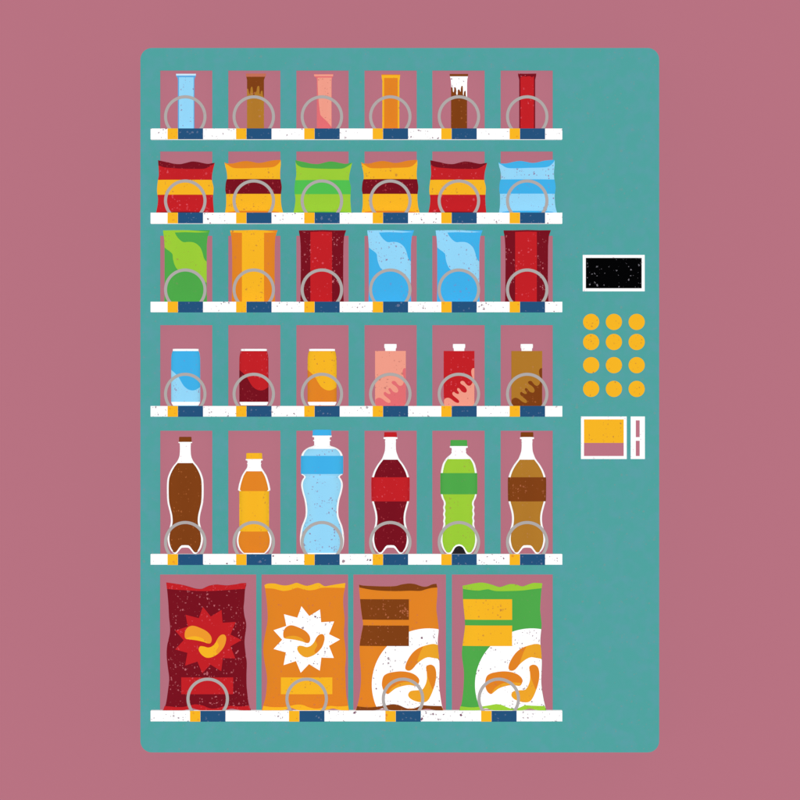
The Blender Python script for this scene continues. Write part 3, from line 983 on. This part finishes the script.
big_bag('dark red chips bag with a bright red starburst', 206.6, b1_top, b1_right, b1_left, b1_seal, M['maroon'], M['red'],
        lambda R: star_prints(R, -98.4, 0.5, M['red'], M['red'], M['ochre'], M['yellow'], M['yellow'], M['ochre'], (181.4, 233.3)),
        [(164.6, 706.0), (170, 706.4), (176, 707.0), (184, 706.8), (190, 705.2), (196, 704.2), (203, 705.4), (208, 707.6), (213, 708.6), (219, 707.6), (225, 706.0), (232, 705.8), (240, 706.4), (249.2, 705.6)],
        [(192, 4.5, 2.4), (232, 5, 1.9)])
big_bag('orange chips bag with a white starburst', 304.6, b2_top, b2_right, b2_left, b2_seal, M['orange'], M['yellow'],
        lambda R: star_prints(R, 0, 0, M['white'], M['yellow'], M['orange'], M['amber'], M['amber'], M['orange'], (281.0, 332.4)),
        [(263.2, 705.8), (272, 707.0), (283, 707.0), (290, 705.8), (297, 704.4), (303, 704.9), (309, 707.2), (316, 708.6), (323, 707.5), (330, 705.8), (338, 706.4), (348.2, 705.8)],
        [(291, 4.5, 2.4), (333, 5, 1.9)])

CIRC = [(428 + 56.2 * math.cos(math.radians(a)), 684.4 + 56.2 * math.sin(math.radians(a))) for a in range(148, 362, 3)]
P1 = z2(catmull([(438, 345), (447, 308), (470, 265), (500, 228), (540, 200), (590, 182), (640, 173), (676, 181), (720, 196), (720, 292), (676, 282), (640, 275), (600, 270), (560, 288), (520, 320), (490, 355), (466, 367), (446, 361)], 4, True), 345, 620)
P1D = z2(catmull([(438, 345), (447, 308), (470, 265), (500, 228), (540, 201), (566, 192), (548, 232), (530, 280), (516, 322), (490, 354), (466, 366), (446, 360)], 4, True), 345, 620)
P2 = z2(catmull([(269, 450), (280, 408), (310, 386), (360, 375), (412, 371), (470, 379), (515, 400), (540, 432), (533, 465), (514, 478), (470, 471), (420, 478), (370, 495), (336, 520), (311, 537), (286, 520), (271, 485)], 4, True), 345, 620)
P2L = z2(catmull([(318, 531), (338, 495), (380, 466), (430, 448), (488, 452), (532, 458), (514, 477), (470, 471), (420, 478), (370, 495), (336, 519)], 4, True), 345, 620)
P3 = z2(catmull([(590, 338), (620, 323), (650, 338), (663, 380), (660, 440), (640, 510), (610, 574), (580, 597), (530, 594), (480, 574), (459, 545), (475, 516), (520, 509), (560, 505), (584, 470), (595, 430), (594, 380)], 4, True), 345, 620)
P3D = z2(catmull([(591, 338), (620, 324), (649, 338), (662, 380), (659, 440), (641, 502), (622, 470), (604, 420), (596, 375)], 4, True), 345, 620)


def puff_prints(R, dx, plate):
    def c(p, l, m, e=0.1):
        return (R.clamp(shift(p, dx), e), m, l)
    rightside = []
    for i in range(1, 48):
        y = 630.5 + (709.3 - 630.5) * i / 48
        rightside.append((999, y))
    circ = []
    for p in CIRC:
        q = (p[0] + dx, min(p[1], 709.0))
        if q[0] < R.span(q[1])[1] - 0.1:
            circ.append(q)
    circ = [p for p in circ]
    poly = R.clamp(circ + [(999, circ[-1][1] + 0.4)] + [(x, y) for x, y in rightside if y > circ[-1][1] + 0.6], 0.1)
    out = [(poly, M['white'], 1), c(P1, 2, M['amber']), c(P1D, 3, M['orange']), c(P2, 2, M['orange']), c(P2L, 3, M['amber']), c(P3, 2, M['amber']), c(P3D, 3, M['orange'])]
    edge = 408.9 if dx == 0 else 512.0
    for (ya, yb) in ((599.1, 619.6), (625.3, 645.8)):
        L_ = [(R.span(ya + (yb - ya) * i / 10)[0] + 0.1, ya + (yb - ya) * i / 10) for i in range(11)]
        out.append((L_ + [(edge, yb), (edge, ya)], plate, 2))
    return out


F3 = [(357.0, 706.2), (368, 707.3), (378, 706.4), (386, 705.2), (393, 704.0), (399, 705.0), (405, 707.6), (411, 709.0), (417, 707.2), (422, 705.2), (430, 705.6), (441.8, 706.0)]
big_bag('orange chips bag with two brown bars and curled puffs on a white disc', 399.6, b3_top, b3_right, b3_left, b3_seal, M['orange'], M['brown_quiet'],
        lambda R: puff_prints(R, 0, M['brown']), F3, [(383, 4.5, 2.2), (427, 5, 1.8)])
big_bag('green chips bag with two yellow bars and curled puffs on a white disc', 502.8, b4_top, b4_right, b4_left, b4_seal, M['green'], M['lime'],
        lambda R: puff_prints(R, 103.1, M['yellow']), shift(F3, 103.2), [(486, 4.5, 2.2), (530, 5, 1.8)])

# ------------------------------------------------------------------ light, world, camera
world = bpy.data.worlds.new('World')
scene.world = world
world.use_nodes = True
bg = world.node_tree.nodes['Background']
bg.inputs['Color'].default_value = (1, 1, 1, 1)
bg.inputs['Strength'].default_value = 0.15

ld = bpy.data.lights.new('flash', 'POINT')
ld.energy = 82500.0
ld.shadow_soft_size = 0.02
lo = link(bpy.data.objects.new('flash_lamp', ld))
lo.location = (0, -CAM_D - 0.5, 0)

cd = bpy.data.cameras.new('camera')
cam = link(bpy.data.objects.new('camera', cd))
dist = CAM_D + Y_REF
cam.location = (0, -CAM_D, 0)
cam.rotation_euler = (math.pi / 2, 0, 0)
cd.sensor_width = 36.0
cd.lens = 36.0 * dist / (800 * S)
cd.clip_end = 200.0
scene.camera = cam
scene.view_settings.view_transform = 'Standard'
scene.view_settings.look = 'None'
scene.view_settings.exposure = 0.0
scene.view_settings.gamma = 1.0
